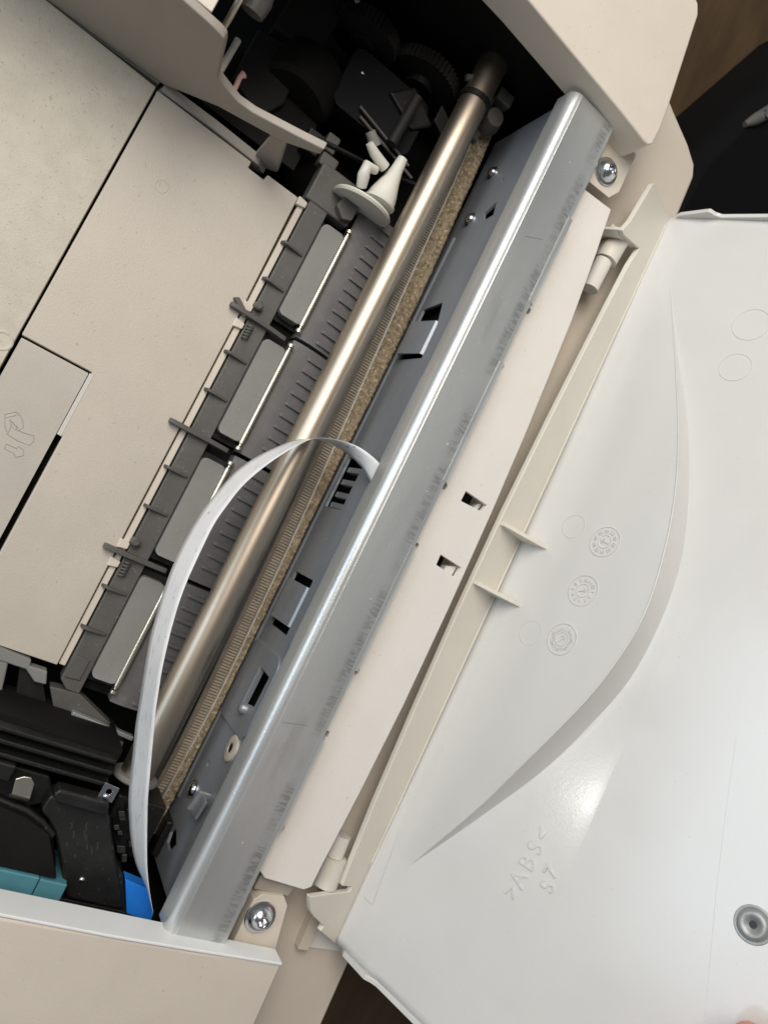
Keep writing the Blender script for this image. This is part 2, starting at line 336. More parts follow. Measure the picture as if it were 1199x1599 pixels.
# --- guide rod
rod = part(MB().lathe([(0, 0), (5.6, 0), (6.3, .7), (6.3, 343.3), (5.6, 344), (0, 344)], (-212, -25, -40), (1, 0, 0), 64), 'guide_rod', 'rod', 'thick bronze-tinted steel rod that the carriage slides on', smooth=40)
part(MB().lathe([(6.4, 0), (7.4, 0), (7.4, 2.2), (6.4, 2.2)], (-181, -25, -40), (1, 0, 0), 32), 'rod_clip', 'black', parent=rod, smooth=40)
part(MB().lathe([(6.35, 0), (8.6, 0), (9.0, .6), (9.0, 1.8), (8.4, 2.4), (6.35, 2.4)], (129.5, -25, -40), (1, 0, 0), 40), 'rod_collar', 'roller', 'pale ring round the rod by the carriage', parent=rod, smooth=40)

# --- timing belt, tape edge and felt strip
bx = [-186, -150, -120, -81, -40, 12, 60, 107, 130, 142]
bl = [-18.5, -17.4, -16.2, -14.6, -13.2, -11.5, -10.4, -9.6, -10.2, -11.2]
br = [-13.5, -12.2, -10.9, -9.3, -7.6, -5.9, -4.7, -4.0, -5.2, -6.6]
rows = []
for i in range(67):
    x = -186+328*i/66; l = smoothlerp(x, bx, bl); r = smoothlerp(x, bx, br)
    rows.append([(x, l, -57.2), (x, l, -55.6), (x, r, -55.6), (x, r, -57.2)])
mb = MB().grid(rows); mb.grid([[r[0], r[3]] for r in rows])
belt = part(mb, 'timing_belt', 'belt', 'brown toothed drive belt running beside the rod', smooth=40)
mb = MB(); x = -184.0
while x < 141:
    l = smoothlerp(x, bx, bl)+1.7; r = smoothlerp(x, bx, br)-.15
    z = -55.6
    v = [mb.bm.verts.new(p) for p in ((x, l, z), (x+.75, l, z), (x+.75, r, z), (x, r, z), (x+.12, l, z+.55), (x+.63, l, z+.55), (x+.63, r, z+.55), (x+.12, r, z+.55))]
    for f in ((4, 5, 6, 7), (0, 1, 5, 4), (1, 2, 6, 5), (2, 3, 7, 6), (3, 0, 4, 7)): mb.face([v[i] for i in f])
    x += 1.27
tt = part(mb, 'belt_teeth', 'belt_tooth', parent=belt); tt['kind'] = 'stuff'
fx = [-186, -160, -125, -85, -40, 8, 50, 93, 120, 156]
fl = [-13.6, -12.0, -10.8, -9.3, -7.4, -5.4, -4.2, -3.5, -4.4, -6.0]
fr = [-5.2, -3.8, -2.4, -1.1, -1.0, -1.0, -.7, -.5, -.6, -.9]
rows = []; n = 560
for i in range(n+1):
    x = -186+342*i/n; l = smoothlerp(x, fx, fl)+random.uniform(-.14, .14); r = smoothlerp(x, fx, fr)+random.uniform(-.15, .15)
    rows.append([(x, l, -58)]+[(x, l+(r-l)*k/7, -54.3+random.uniform(-.34, .34)-(.5 if k in (0, 7) else 0)) for k in range(8)]+[(x, r, -58)])
felt = part(MB().grid(rows), 'felt_strip', 'felt', 'grainy brown felt strip between the belt and the steel plate', smooth=180)
rows = []
for i in range(200):
    x = -186+332*i/199; l = smoothlerp(x, fx, fl)-.1+random.uniform(-.04, .04)
    rows.append([(x, l-.35, -56), (x, l-.28, -53.8), (x, l+.05, -53.7), (x, l+.12, -56)])
part(MB().grid(rows), 'encoder_tape', 'tape', 'thin pale tape edge between belt and felt', smooth=60)
part(MB().box(-190, 140, -19, -9, -64, -60), 'belt_channel', 'dkgrey', 'dark channel under the belt', bevel=.5)
part(MB().lathe([(0, 0), (5, 0), (6, 3), (4, 9), (0, 10)], (-184, -12, -52), (0, 0, 1), 20), 'belt_pulley', 'dkgrey', 'dark pulley at the shadowed end of the belt', smooth=40)

# --- paper path: frame, fins, rollers, shafts, platens
frame = part(MB().prism([(-110, -63.6), (110, -63.6), (113, -60), (113, -54.6), (-112, -54.6), (-112, -60)], -66, -58.2), 'roller_frame', 'dkgrey', 'dark grey bar along the paper tray carrying thin fins', bevel=.5)
fin_small = None
for x in (-86.3, -69, -34.6, -17, 18, 35.4, 70.6, 88):
    mb = MB().prism([(-66.4, -58.6), (-65.4, -55.4), (-63.6, -55.2), (-56.2, -57.2), (-56.0, -59), (-66, -60)], -.6, .6, f=XYZ)
    if fin_small is None:
        f0 = part(mb, 'fin', 'dkgrey', parent=frame, bevel=.25, loc=(x, 0, 0)); fin_small = f0.data
    else:
        mb.bm.free(); place(fin_small, 'fin', frame, .25, 2, None, (x, 0, 0))
fin_big = None
for x in (-52, 1, 56):
    mb = MB().prism([(-73.2, -56.6), (-72.6, -54.4), (-70.8, -54.2), (-64, -54.6), (-54, -55.6), (-46.2, -57.6), (-46, -60), (-72, -59)], -1, 1, f=XYZ)
    if fin_big is None:
        f0 = part(mb, 'long_fin', 'dkgrey', parent=frame, bevel=.35, loc=(x, 0, 0)); fin_big = f0.data
    else:
        mb.bm.free(); place(fin_big, 'long_fin', frame, .35, 2, None, (x, 0, 0))
# little springs and lugs beside two of the long fins
for x in (-49, 58.5):
    part(MB().tube([(x+.7*math.sin(t*1.9), -62.5+.5*math.sin(t*3.1), -57.2+.5*math.cos(t*2.4)) if False else (x+t*.55, -61.6+1.3*math.cos(t*2.6), -57.2+1.0*math.sin(t*2.6)) for t in [k*.3 for k in range(40)]], .32, 6), 'coil_spring', 'dkgrey', parent=frame, smooth=60)
    part(MB().lathe([(0, 0), (1.9, 0), (1.9, 3.4), (1.2, 4.0), (0, 4)], (x-8.5, -62.8, -58.5), (0, 0, 1), 16), 'peg', 'dkgrey', parent=frame, smooth=40)
part(MB().prism([(-56, -71.2), (-54.8, -73.2), (-50.2, -66.0), (-51.6, -64.4)], -57.4, -55.0), 'finger_stop', 'dkgrey', 'bent stop finger lying across the tray edge', parent=frame, bevel=.3)
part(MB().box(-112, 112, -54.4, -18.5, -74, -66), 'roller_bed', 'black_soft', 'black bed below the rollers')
part(MB().box(-126, -108, -66, -44.6, -66, -57.5), 'frame_end', 'dkgrey', 'dark grey end block of the roller frame under the white cone', bevel=1)
part(MB().prism([(-124, -50), (-112, -54), (-108, -49), (-110, -45), (-122, -44.8)], -58, -53.5), 'frame_lug', 'dkgrey', bevel=.8)
pd = None; shd = None
spans = ((-103.3, -60.0), (-48.2, -3.8), (7.2, 51.6), (60.8, 105.2))
for x0, x1 in spans:
    xc = (x0+x1)/2; h = 21.9
    if pd is None:
        mb = MB(); pr = []; yy = [-53.6+9.6*k/8 for k in range(9)]
        out = rrect(-h, h, -54.3, -43.9, 2.2, 4)
        mb.prism(out, 0, 1, f=lambda p, q, t: (p, q, (-56.6+1.0*(1-((q+49)/5.1)**2)) if t else -64))
        o = part(mb, 'pinch_roller', 'roller', loc=(xc, 0, 0), bevel=.5, seg=3); pd = o.data
        mb = MB().lathe([(0, -23.2), (.7, -23.2), (.7, -22.2), (1.15, -21.9), (1.15, 21.9), (.7, 22.2), (.7, 23.2), (0, 23.2)], (0, -43.5, -55.6), (1, 0, 0), 16)
        o2 = part(mb, 'shaft', 'shaft', parent=o, smooth=40); shd = o2.data
    else:
        o = place(pd, 'pinch_roller', printer, .5, 3, None, (xc, 0, 0)); o2 = place(shd, 'shaft', o, 0, 2, 40)
    for s_ in (-1, 1):
        part(MB().lathe([(0, -.6), (1.5, -.6), (1.5, .6), (0, .6)], (s_*24.2, -43.5, -55.6), (1, 0, 0), 14), 'collar', 'shaft', parent=o, smooth=40)
    part(MB().box(x0-2.2, x1+2.2, -54.5, -43.4, -66, -62.4), 'roller_well', 'black', parent=None)
bd = None; rd = None
for x0, x1 in ((-121, -55.6), (-54, -.6), (1.2, 55.2), (57, 112)):
    yy = [-42.6, -40, -36, -31, -26, -21.5, -18.5]; zz = [-58.6, -57.6, -57.3, -57.6, -58.6, -60.6, -63]
    rows = [[(x0, y, z) for y, z in zip(yy, zz)], [(x0+1.2, y, z+.0) for y, z in zip(yy, zz)], [(x1-1.2, y, z) for y, z in zip(yy, zz)], [(x1, y, z) for y, z in zip(yy, zz)]]
    prf = list(zip(yy, zz))+[(-18.5, -66), (-42.6, -66)]
    o = part(MB().prism(prf, x0, x1, f=XYZ), 'platen', 'platen', smooth=35)
    k = 0; x = x0+4.2
    while x < x1-2:
        mb = MB().prism([(-34.5, -57.6), (-33.6, -56.4), (-27.5, -56.8), (-21.0, -59.4), (-21.5, -61.2), (-28, -59)], -.7, .7, f=XYZ)
        if rd is None:
            r0 = part(mb, 'ridge', 'platen', parent=o, bevel=.2, loc=(x, 0, 0)); rd = r0.data
        else:
            mb.bm.free(); place(rd, 'ridge', o, .2, 2, None, (x, 0, 0))
        x += 5.35

# --- paper tray
tray_poly = [(-107.5, -132.4), (-106.6, -91), (-103.8, -91), (-103.6, -83.5), (-106.2, -83.3), (-106, -68.4), (-52, -67.6), (44, -67.6), (105.4, -67.2), (105.6, -89), (112, -92), (112, -104.2), (25.6, -104.2), (25.6, -105.8), (-1.2, -105.8), (-1.2, -132.4)]
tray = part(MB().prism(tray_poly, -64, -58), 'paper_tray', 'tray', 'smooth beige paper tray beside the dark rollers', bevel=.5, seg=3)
part(MB().prism([(-105, -67.0), (105, -66.8), (105, -64.2), (-105, -64.2)], -63, -58.9), 'tray_lip', 'beige', 'pale lip along the tray edge under the fins', parent=tray, bevel=.5)
for x in (-55, -47, 53, 61, -105):
    part(MB().prism([(x-2, -68.4), (x+2, -68.2), (x+1.2, -64), (x-1.4, -64)], -60, -57.3), 'tray_catch', 'beige', parent=tray, bevel=.5)
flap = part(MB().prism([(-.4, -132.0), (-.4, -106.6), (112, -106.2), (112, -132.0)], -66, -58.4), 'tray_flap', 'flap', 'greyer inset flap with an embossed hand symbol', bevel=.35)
part(MB().prism([(-.6, -106.3), (-.6, -104.9), (25.4, -104.9), (25.4, -106.3)], 0, 1, f=lambda p, q, t: (p, q, (-57.8 if q > -105.5 else -58.9) if t else -63)), 'lit_flap_edge', 'lid', 'edge of the flap recess, its lit look put into a white colour')  # recess wall whitened for the light it catches
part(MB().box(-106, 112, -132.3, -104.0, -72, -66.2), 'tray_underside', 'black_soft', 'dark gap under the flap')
part(MB().lathe([(2.2, 0), (2.35, .12), (2.5, .12), (2.65, 0)], (-77, -115.5, -58), (0, 0, 1), 24), 'mould_mark', 'tray', parent=tray, smooth=60)
part(MB().lathe([(2.2, 0), (2.35, .12), (2.5, .12), (2.65, 0)], (57, -117.5, -58.4), (0, 0, 1), 24), 'mould_mark', 'tray', parent=flap, smooth=60)
strokes = [[(27.1, -124.8), (24.7, -122.1)], [(28.0, -123.9), (25.6, -121.3)], [(27.1, -124.8), (30.9, -123.1), (33.4, -120.9), (29.9, -121.2), (28.1, -122.7)],
           [(24.7, -122.1), (25.2, -120.2), (26.8, -118.5), (28.9, -117.4), (30.5, -118.5)], [(28.1, -122.7), (29.7, -118.9), (30.7, -119.4), (29.9, -121.2)],
           [(33.4, -120.9), (33.9, -117), (33.6, -112.8), (31.6, -112.2), (29.7, -113.0), (30.3, -116), (30.5, -119.9)],
           [(36.7, -119.7), (38.5, -119.6), (38.7, -116.0), (39.8, -115.0), (37.9, -112.9), (36.2, -113.7), (35.4, -115.7), (36.6, -116.0), (36.6, -119.5)]]
mb = MB()
for s_ in strokes: mb.tube([(x, y, -58.35) for x, y in s_], .2, 6)
part(mb, 'hand_symbol', 'flap', 'embossed symbol of a hand holding a sheet', parent=flap, smooth=60)
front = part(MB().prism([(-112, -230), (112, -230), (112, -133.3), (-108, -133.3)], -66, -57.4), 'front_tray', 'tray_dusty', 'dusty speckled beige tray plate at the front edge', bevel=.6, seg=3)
part(MB().lathe([(2.6, 0), (2.9, .25), (3.5, .25), (3.8, 0)], (4, -136.8, -57.4), (0, 0, 1), 24), 'mould_mark', 'tray_dusty', parent=front, smooth=60)

# --- grey inner wall at the far end (image top left)
wallp = [(-230, -57.9), (-146.8, -58.2), (-132, -57.0), (-112, -44), (-87, -35), (-74.2, -24.6), (-74.4, -19.6), (-84, -24.0), (-92.5, -27.5), (-101, -31), (-107.2, -31.6), (-112, -29), (-117.0, -25.8), (-119.7, -5.6), (-120.5, -3.0), (-123, -1.4), (-126.6, -1), (-135.6, 0), (-230, 2)]
iw = part(MB().prism(wallp, -113.2, -110, f=XYZ), 'inner_wall', 'beige_shade', 'beige inner wall, its shade put into a greyer colour, curving down to a thin rail', bevel=.6, seg=3)
part(MB().prism([(-230, -72), (-146, -69), (-133.5, -66), (-133, -59), (-146, -60), (-230, -60)], -115, -110.3, f=XYZ), 'wall_foot', 'beige_shade', parent=iw, bevel=.4)
part(MB().prism([(-230, -2), (-127, -2), (-127, -.6), (-230, .6)], -119.5, -113.3, f=XYZ), 'wall_top', 'beige', 'lit top strip of the shaded inner wall', parent=iw, bevel=.4)
part(MB().prism([(-133, -66), (-90, -70), (-84, -65), (-88, -60.5), (-110, -58.6), (-131, -58.6)], -112.5, -108.2, f=XYZ), 'tray_side_lip', 'beige_shade', 'sloping grey lip at the tray corner', bevel=.6)
part(MB().prism([(-91, -64), (-91, -37.5), (-85.5, -35), (-80, -62), (-85, -66)], -114, -110.8, f=XYZ), 'bracket_post', 'beige_shade', 'small grey post joining rail and tray', bevel=.8)
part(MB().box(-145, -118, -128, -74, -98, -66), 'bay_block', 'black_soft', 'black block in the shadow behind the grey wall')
part(MB().tube([(-122.8, -116.9, -50), (-139.4, -116.6, -50)], 1.35, 12), 'white_light_sliver', 'cream', 'white rod put in for a sliver of light behind the grey wall', smooth=50)  # sliver of light through a slot, modelled as a pale rod
part(MB().tube([(-119.5, -109.2, -50), (-128, -109.8, -50), (-129.8, -109.0, -50)], [1.0, 1.0, 1.5], 12), 'pink_light_sliver', 'pink', 'pink rod put in for a sliver of light behind the grey wall', smooth=50)  # second sliver of light, modelled as a pink rod
part(MB().tube([(-118.5, -122.5, -20), (-119.5, -122, -6), (-126, -122, -1)], 1.1, 10), 'metal_hook', 'shaft', 'bright metal hook at the top of the grey wall', smooth=50)
part(MB().lathe([(0, 0), (4.2, 0), (4.8, 3), (4.2, 8), (0, 9)], (-140, -117, -16), (1, 0, -.3), 18), 'dark_knob', 'dkgrey', 'dark knob above the white sliver of light', smooth=50)

# --- mechanism in the far end of the bay, its shade deepened by near-black colours
part(MB().prism([(-119, -146), (-158, -104), (-196.5, -64.6), (-196.5, -230), (-119, -230)], -1, 4), 'bay_shade_cover', 'beige', 'unseen cover added to shade the end of the bay, just out of view', bevel=.6)  # unseen cover added to keep lamp light out of the bay
part(MB().box(-206, -200, -230, 21, -98, -10), 'end_wall', 'black_soft', 'black end wall of the printing bay')
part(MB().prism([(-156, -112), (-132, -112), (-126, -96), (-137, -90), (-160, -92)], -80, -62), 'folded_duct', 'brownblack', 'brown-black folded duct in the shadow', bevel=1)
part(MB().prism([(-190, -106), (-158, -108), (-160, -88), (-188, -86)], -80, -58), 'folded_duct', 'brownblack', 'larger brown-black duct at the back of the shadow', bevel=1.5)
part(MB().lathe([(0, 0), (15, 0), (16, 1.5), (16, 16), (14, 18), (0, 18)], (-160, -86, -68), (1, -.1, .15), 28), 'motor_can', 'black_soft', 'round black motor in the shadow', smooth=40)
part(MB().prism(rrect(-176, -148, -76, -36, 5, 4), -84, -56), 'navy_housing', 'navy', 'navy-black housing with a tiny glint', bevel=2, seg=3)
part(MB().lathe([(0, 0), (1.0, 0), (.8, .7), (0, .9)], (-166.5, -69, -56), (0, 0, 1), 12), 'glint_screw', 'chrome', smooth=50)
for (cx, cy, r, zc) in ((-186, -74, 15, -60), (-190, -44, 17, -62)):
    mb = MB(); nt = 46; pr = []
    for k in range(nt*2):
        rr = r if k % 2 else r-1.0
        a = math.pi*k/nt; pr.append((cy+rr*math.cos(a), zc+rr*math.sin(a)))
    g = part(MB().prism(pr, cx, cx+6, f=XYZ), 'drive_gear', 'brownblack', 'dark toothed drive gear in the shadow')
    part(MB().lathe([(0, 0), (r*.4, 0), (r*.4, 9), (0, 9)], (cx, cy, zc), (1, 0, 0), 20), 'gear_hub', 'black', parent=g, smooth=40)
for (y, x0, x1, z) in ((-47, -160, -139, -60), (-52, -158, -138, -62)):
    part(MB().tube([(x1+6, y-26, z), (x1-2, y+10, z), (x1-6, y+22, z)], .9, 8), 'dark_bar', 'black', smooth=50)
part(MB().prism([(-176, -34), (-168, -34), (-160, -18), (-166, -16)], -52, -50), 'dark_lever', 'black', bevel=.4)
part(MB().tube([(-144, -47, -46), (-168, -46, -46)], 2.4, 14), 'roller_axle', 'brownblack', 'bronze axle end with the shade put into its brown-black colour', smooth=50)
part(MB().lathe([(5, 0), (6.2, 0), (6.2, 3), (5, 3)], (-200, -76, -30), (1, 0, 0), 28), 'teal_ring', 'teal', 'thin teal ring at the top of the shadow', smooth=40)
for (p0, p1, r_, m_) in (((-150, -62, -55), (-143, -30, -55), .7, 'dkgrey'), ((-153, -64, -54), (-146, -34, -54), .6, 'dkgrey'), ((-184, -92, -40), (-178, -86, -40), 1.1, 'roller'), ((-172, -24, -48), (-180, -30, -44), 1.3, 'dkgrey'), ((-186, -33, -40), (-192, -24, -38), 1.5, 'dkgrey')):
    part(MB().tube([p0, p1], r_, 8), 'thin_bar', m_, smooth=50)
for (x, y, z, sx, sy) in ((-131, -73, -60, 5, 4), (-127, -64, -58, 3, 4), (-136, -66, -61, 4, 3), (-146, -80, -58, 3, 6), (-188, -18, -45, 5, 3), (-194, -12, -42, 3, 4), (-178, -14, -50, 4, 2)):
    part(MB().box(x-sx, x+sx, y-sy, y+sy, z-6, z), 'small_block', 'dkgrey' if y > -70 else 'black', bevel=.9)
part(MB().prism([(-177, -47), (-167, -56), (-160, -40), (-168, -32)], -57, -54), 'curved_guard', 'black', bevel=1.2, seg=3)
# white cam on the end of the roller axle
cam_ = part(MB().lathe([(0, 0), (13.2, 0), (13.8, .9), (13.0, 1.9), (6, 2.2), (0, 2.2)], (-116.5, -44.6, -52.5), (-1, 0, .12), 40), 'white_cam', 'cream', 'cream nylon cam with a disc and lobes at the end of the rollers', smooth=35)
part(MB().lathe([(0, 0), (7.0, 0), (7.2, .8), (6.6, 1.4), (5.9, 5), (4.0, 11), (2.8, 16), (2.2, 22), (0, 22)], (-121, -39.5, -49), (-1, 0, .08), 28), 'cam_cone', 'cream', parent=cam_, smooth=40)
part(MB().tube([(-121, -50, -46), (-124, -52, -43), (-128, -52.5, -43), (-130, -48, -45)], [2.2, 2.6, 2.4, 1.8], 12), 'cam_lobe', 'cream', parent=cam_, smooth=60)
part(MB().tube([(-134, -45, -46), (-135, -52, -44), (-136.5, -56, -43)], [2.4, 2.2, 1.6], 12), 'cam_lobe', 'cream', parent=cam_, smooth=60)
part(MB().tube([(-140, -52, -48), (-143, -57, -47)], [2.6, 2.2], 12), 'cam_lobe', 'roller', parent=cam_, smooth=60)

# --- rear panel, tabs and screws
pp = [(-160, 22.9), (-161.5, 39.2), (-140, 42), (-111, 45), (-60, 48), (-23, 49.4), (20, 50.2), (62, 50.2), (100, 49), (130, 47.4), (139.5, 47.2), (141.2, 44.5), (140.6, 27), (138, 22.9)]
slots = [[(-25.2, 34), (-24.6, 45.9), (-21.3, 44.9), (-20.7, 33.9)], [(2.2, 36), (2.9, 47.6), (7.6, 46.9), (6.6, 36.2)]]
for x in (-102.4, -76.4, -22.4, 3.8, 57.2, 83.4, 121.6): slots.append(rrect(x-1.3, x+1.3, 23.1, 25.2, .7, 3))
panel = part(MB().prism(pp, -8.4, -6, holes=slots), 'rear_panel', 'panel', 'pinkish beige panel strip behind the crossbar with two dark slots', bevel=.45, seg=2)
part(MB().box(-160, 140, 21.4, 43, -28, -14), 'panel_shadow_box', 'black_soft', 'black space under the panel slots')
part(MB().prism([(-21.2, 42.4), (-24.2, 44.2), (-24.4, 45.6), (-21.6, 44.8)], -13, -9.6), 'slot_ramp', 'panel', parent=panel)
part(MB().prism([(4.8, 42.6), (7.1, 42.2), (7.5, 46.6), (3.0, 47.2)], -13, -9.0), 'slot_ramp', 'panel', parent=panel)
tR = [(-192, 21.2), (-190.8, 38.5), (-189.8, 40.2), (-171.4, 40.3), (-166.2, 37), (-165.3, 24.4), (-168, 21.2)]
tL = [(150, 27.4), (147.2, 30), (146.3, 39.2), (149.2, 42.2), (165.6, 45.6), (179, 46), (179, 27.5), (168.8, 27.4)]
for pol, sx, sy, r, lab in ((tR, -174, 29.8, 5.7, 'beige tab with a screw under the bright far side cover'), (tL, 155.4, 33.0, 6.0, 'beige tab with a screw near the white lit cover edge')):
    t = part(MB().prism(pol, -26, -7.6), 'mounting_tab', 'beige', lab, bevel=.5, seg=2)
    s_ = part(MB().lathe([(0, 0), (r, 0), (r+.15, .5), (r-.1, .95), (r*.80, 1.1), (r*.76, 1.6), (r*.68, 2.7), (r*.52, 3.6), (r*.36, 4.1), (r*.33, 4.05), (r*.32, 2.6), (0, 2.6)], (sx, sy, -7.6), (0, 0, 1), 40), 'button_head_screw', 'chrome', 'silver round-headed screw on the beige tab', parent=t, smooth=40)
    star = [(sx+r*(.31 if k % 2 else .2)*math.cos(math.pi*k/6+.3), sy+r*(.31 if k % 2 else .2)*math.sin(math.pi*k/6+.3)) for k in range(12)]
    part(MB().prism(circ(sx, sy, r*.325, 24), -5.2, -3.75, holes=[star]), 'socket', 'chrome', parent=s_)
part(MB().prism([(141, 27), (147, 26.6), (146.6, 42), (141.6, 43)], -15, -9.5), 'panel_step', 'beige_shade', bevel=.5)

# --- carriage (black, lower left of the picture)
carr = part(MB().prism([(134, -230), (134, -57), (142.5, -52), (146, -58), (149, -56), (149.5, -48.5), (168, -38), (172, -230)], -60, -27), 'carriage', 'black', 'black print carriage with a sunken dark bay', bevel=1)
lt = part(MB().prism([(137.2, -55.5), (136.4, -37), (139.5, -33), (143, -31), (169.7, -12.6), (170.5, -14.5), (170.2, -33.5), (167, -36.3), (149.2, -48.4), (145.6, -52.5), (143.6, -56)], -30, -19.6), 'latch_arm', 'black', 'black latch arm with faint embossed marks', parent=carr, bevel=1.4, seg=3)
part(MB().tube([(143.5, -74, -21.5), (145, -60, -21), (147, -53.8, -20.4), (150.5, -48.4, -20)], 1.3, 8), 'latch_rim', 'black', parent=carr, smooth=60)
part(MB().prism([(133.4, -54.5), (133.2, -36.5), (137, -35), (138.4, -37), (138.2, -53), (136, -55.4)], -24, -16.4), 'latch_ridge', 'black', parent=carr, bevel=1.2, seg=3)
for (x, y, l) in ((145.5, -44, 2.2), (148.2, -42, 2.6), (147.2, -38.6, 3), (149, -37, 4), (150.4, -36, 4), (144.6, -39.2, 3), (152, -42.6, 1.6), (155, -38.2, 1.2), (150, -32.4, 3.2), (152.4, -33.4, 2.4)):
    part(MB().obox((x, y, -19.55), (l*.42, l*.2, 0), (-.12, .22, 0), (0, 0, .12)), 'moulded_mark', 'mark', parent=lt)
part(MB().lathe([(0, 0), (1.1, 0), (.8, .6), (0, .8)], (162.6, -32.0, -19.6), (0, 0, 1), 12), 'bright_pip', 'chrome', parent=lt, smooth=60)
clip = part(MB().prism([(134.9, -68.6), (133.4, -66.5), (133.1, -64.2), (134.8, -62.4), (139.6, -61.4), (139.9, -67.4)], -19.5, -18.6), 'metal_clip', 'shaft', 'shiny bent metal clip on the black carriage', parent=carr, bevel=.25)
part(MB().prism([(-18.6, 139.5), (-19.2, 141.2), (-21.0, 142.0), (-22, 142.0), (-22, 141.2), (-20.4, 140.8), (-19.4, 139.5)], -67.4, -61.4, f=lambda z, x, y: (x, y, z)), 'clip_bend', 'shaft', parent=clip, smooth=60)
part(MB().prism([(127.8, -40.6), (128.6, -35.0), (134.0, -35.2), (133.2, -40.8)], -19, -18.4, holes=[circ(130.6, -38, 1.1, 12)]), 'metal_lug', 'chrome', 'small bright metal lug with a hole', parent=carr, bevel=.15)
part(MB().lathe([(0, 0), (1.1, 0), (.8, .7), (0, .9)], (132.3, -38.3, -18.4), (0, 0, 1), 12), 'lug_glint', 'chrome', parent=carr, smooth=60)
for k, (x, z) in enumerate(((122.2, -26), (125.6, -24), (129.2, -22))):
    part(MB().box(x, x+1.7, -230, -38, z-6, z), 'carriage_rail', 'black', parent=carr, bevel=.6)
part(MB().box(131.5, 137.5, -230, -69.5, -30, -20.5), 'carriage_edge', 'black', parent=carr, bevel=1)
part(MB().box(120.5, 134.5, -230, -36, -66, -33), 'carriage_front', 'black_soft', parent=carr)
part(MB().prism([(142.6, -230), (143.4, -74), (145.6, -60), (149.4, -50), (163, -41), (163, -230)], -40, -17.2), 'bay_cover', 'black_soft', 'flat matt black cover of the carriage bay', parent=carr, bevel=.5)
part(MB().box(163.3, 173, -230, -46.5, -40, -16.0), 'teal_cartridge', 'teal', 'teal cartridge edge under the white cover edge', parent=carr, bevel=.6)
part(MB().box(163.9, 173, -46.2, -36.6, -40, -16.6), 'teal_cartridge', 'teal', 'short end piece of the teal edge', parent=carr, bevel=.6)
bt = part(MB().prism([(159.2, -17.4), (160.8, -7.4), (168.9, -1.4), (172.4, -1.0), (171.0, -11.0)], -26, -19.8), 'blue_tab', 'blue', 'bright blue tab at the foot of the ribbon cable', parent=carr, bevel=.4)
part(MB().prism([(150, -29.5), (158.2, -18.6), (170.4, -11.6), (171.2, -8), (174.8, -8), (174.8, -14), (160, -24), (152, -33)], -30, -21), 'tab_frame', 'black', parent=carr, bevel=.5)
part(MB().prism([(170.6, -14), (172.8, 2.0), (176, 2), (176, -36), (170.8, -36)], -40, -20.5), 'tab_frame', 'black', parent=carr, bevel=.5)
for k in range(14):
    x = 140+random.uniform(0, 16); y = -19-(156-x)*.45+random.uniform(-3, 6)
    part(MB().obox((x, y, -33+random.uniform(-3, 4)), (random.uniform(.6, 1.4), .5, .3), (-.4, random.uniform(.8, 1.6), .2), (0, .2, random.uniform(1, 2.4))), 'belt_clamp_tooth', 'black', parent=carr, bevel=.3)
part(MB().box(138, 160, -28, -8, -62, -38), 'belt_clamp', 'black', parent=carr, bevel=1)
# brackets between tray and carriage
part(MB().prism([(105.7, -90), (106.3, -76.8), (108.6, -76.4), (108.4, -69.6), (113.4, -67.6), (113.8, -72), (110.4, -77), (110.4, -90)], -62, -56.6), 'tray_bracket', 'roller', 'pale grey stepped bracket at the tray corner', bevel=.6)
part(MB().prism([(108, -92), (107.4, -84.2), (123.8, -80), (125, -88), (118, -96)], -62, -57.2), 'tray_bracket', 'roller', 'pale grey arm leaving the picture edge', bevel=.8)
part(MB().prism([(111, -79), (111.6, -70), (122, -63), (122.6, -75)], -66, -60), 'bracket_well', 'black', 'black well between the brackets', bevel=.6)
part(MB().prism([(122.6, -96), (123.4, -80.5), (127.2, -65.4), (123.6, -61.6), (125.2, -60), (129.2, -64.4), (126.8, -78), (126, -96)], -60, -54.6), 'thin_bracket', 'roller', 'thin grey zigzag bracket edge', bevel=.4)
part(MB().prism([(114, -66), (113, -54.6), (124, -30), (127, -34), (125.5, -58)], -66, -58.6), 'bracket_plate', 'dkgrey', 'dark grey end plate below the rollers', bevel=.7)
part(MB().prism([(119.2, -54.2), (121.4, -28), (123.2, -28), (121, -54.4)], -58, -54.6), 'metal_bar', 'zinc', 'short pale metal bar behind the ribbon cable', bevel=.4)
part(MB().prism([(124.6, -56), (127.6, -55.2), (128.4, -52.8), (124.8, -52.6)], -60, -55), 'yellow_lug', 'yellow', 'small yellowed plastic lug', bevel=.5)
part(MB().box(125, 128, -44, -30, -62, -56.4), 'grey_block', 'dkgrey', bevel=.6)
part(MB().prism([(99, -63), (99.5, -57), (108, -57), (108.5, -63)], -59, -57.4), 'end_pad', 'dkgrey', bevel=.3)

# --- ribbon cable
CB = [(169.6, -1.2, -24.0), (160.8, -8.5, -21.3), (152.9, -16.5, -18.6), (144.7, -22.8, -16.6), (136.4, -28.0, -14.9), (128.0, -32.6, -13.1), (120.0, -36.0, -12.2), (112.4, -38.8, -12.7), (104.8, -41.7, -13.1), (97.2, -44.1, -13.6), (89.6, -46.5, -14.2), (82.0, -48.7, -15.4), (74.4, -50.7, -16.5), (66.6, -52.0, -17.7), (58.7, -53.2, -18.8), (50.7, -54.0, -19.9), (42.5, -54.1, -21.1), (34.3, -53.6, -22.3), (26.0, -52.5, -23.7), (17.7, -50.4, -25.1), (9.3, -47.7, -26.6), (1.3, -43.3, -28.0), (-6.2, -37.5, -29.4), (-13.4, -30.4, -31.7), (-18.3, -21.1, -34.6), (-19.4, -10.8, -35.0), (-16.6, -3.0, -28.5), (-11.5, -.6, -17.5), (-6, .4, -7)]
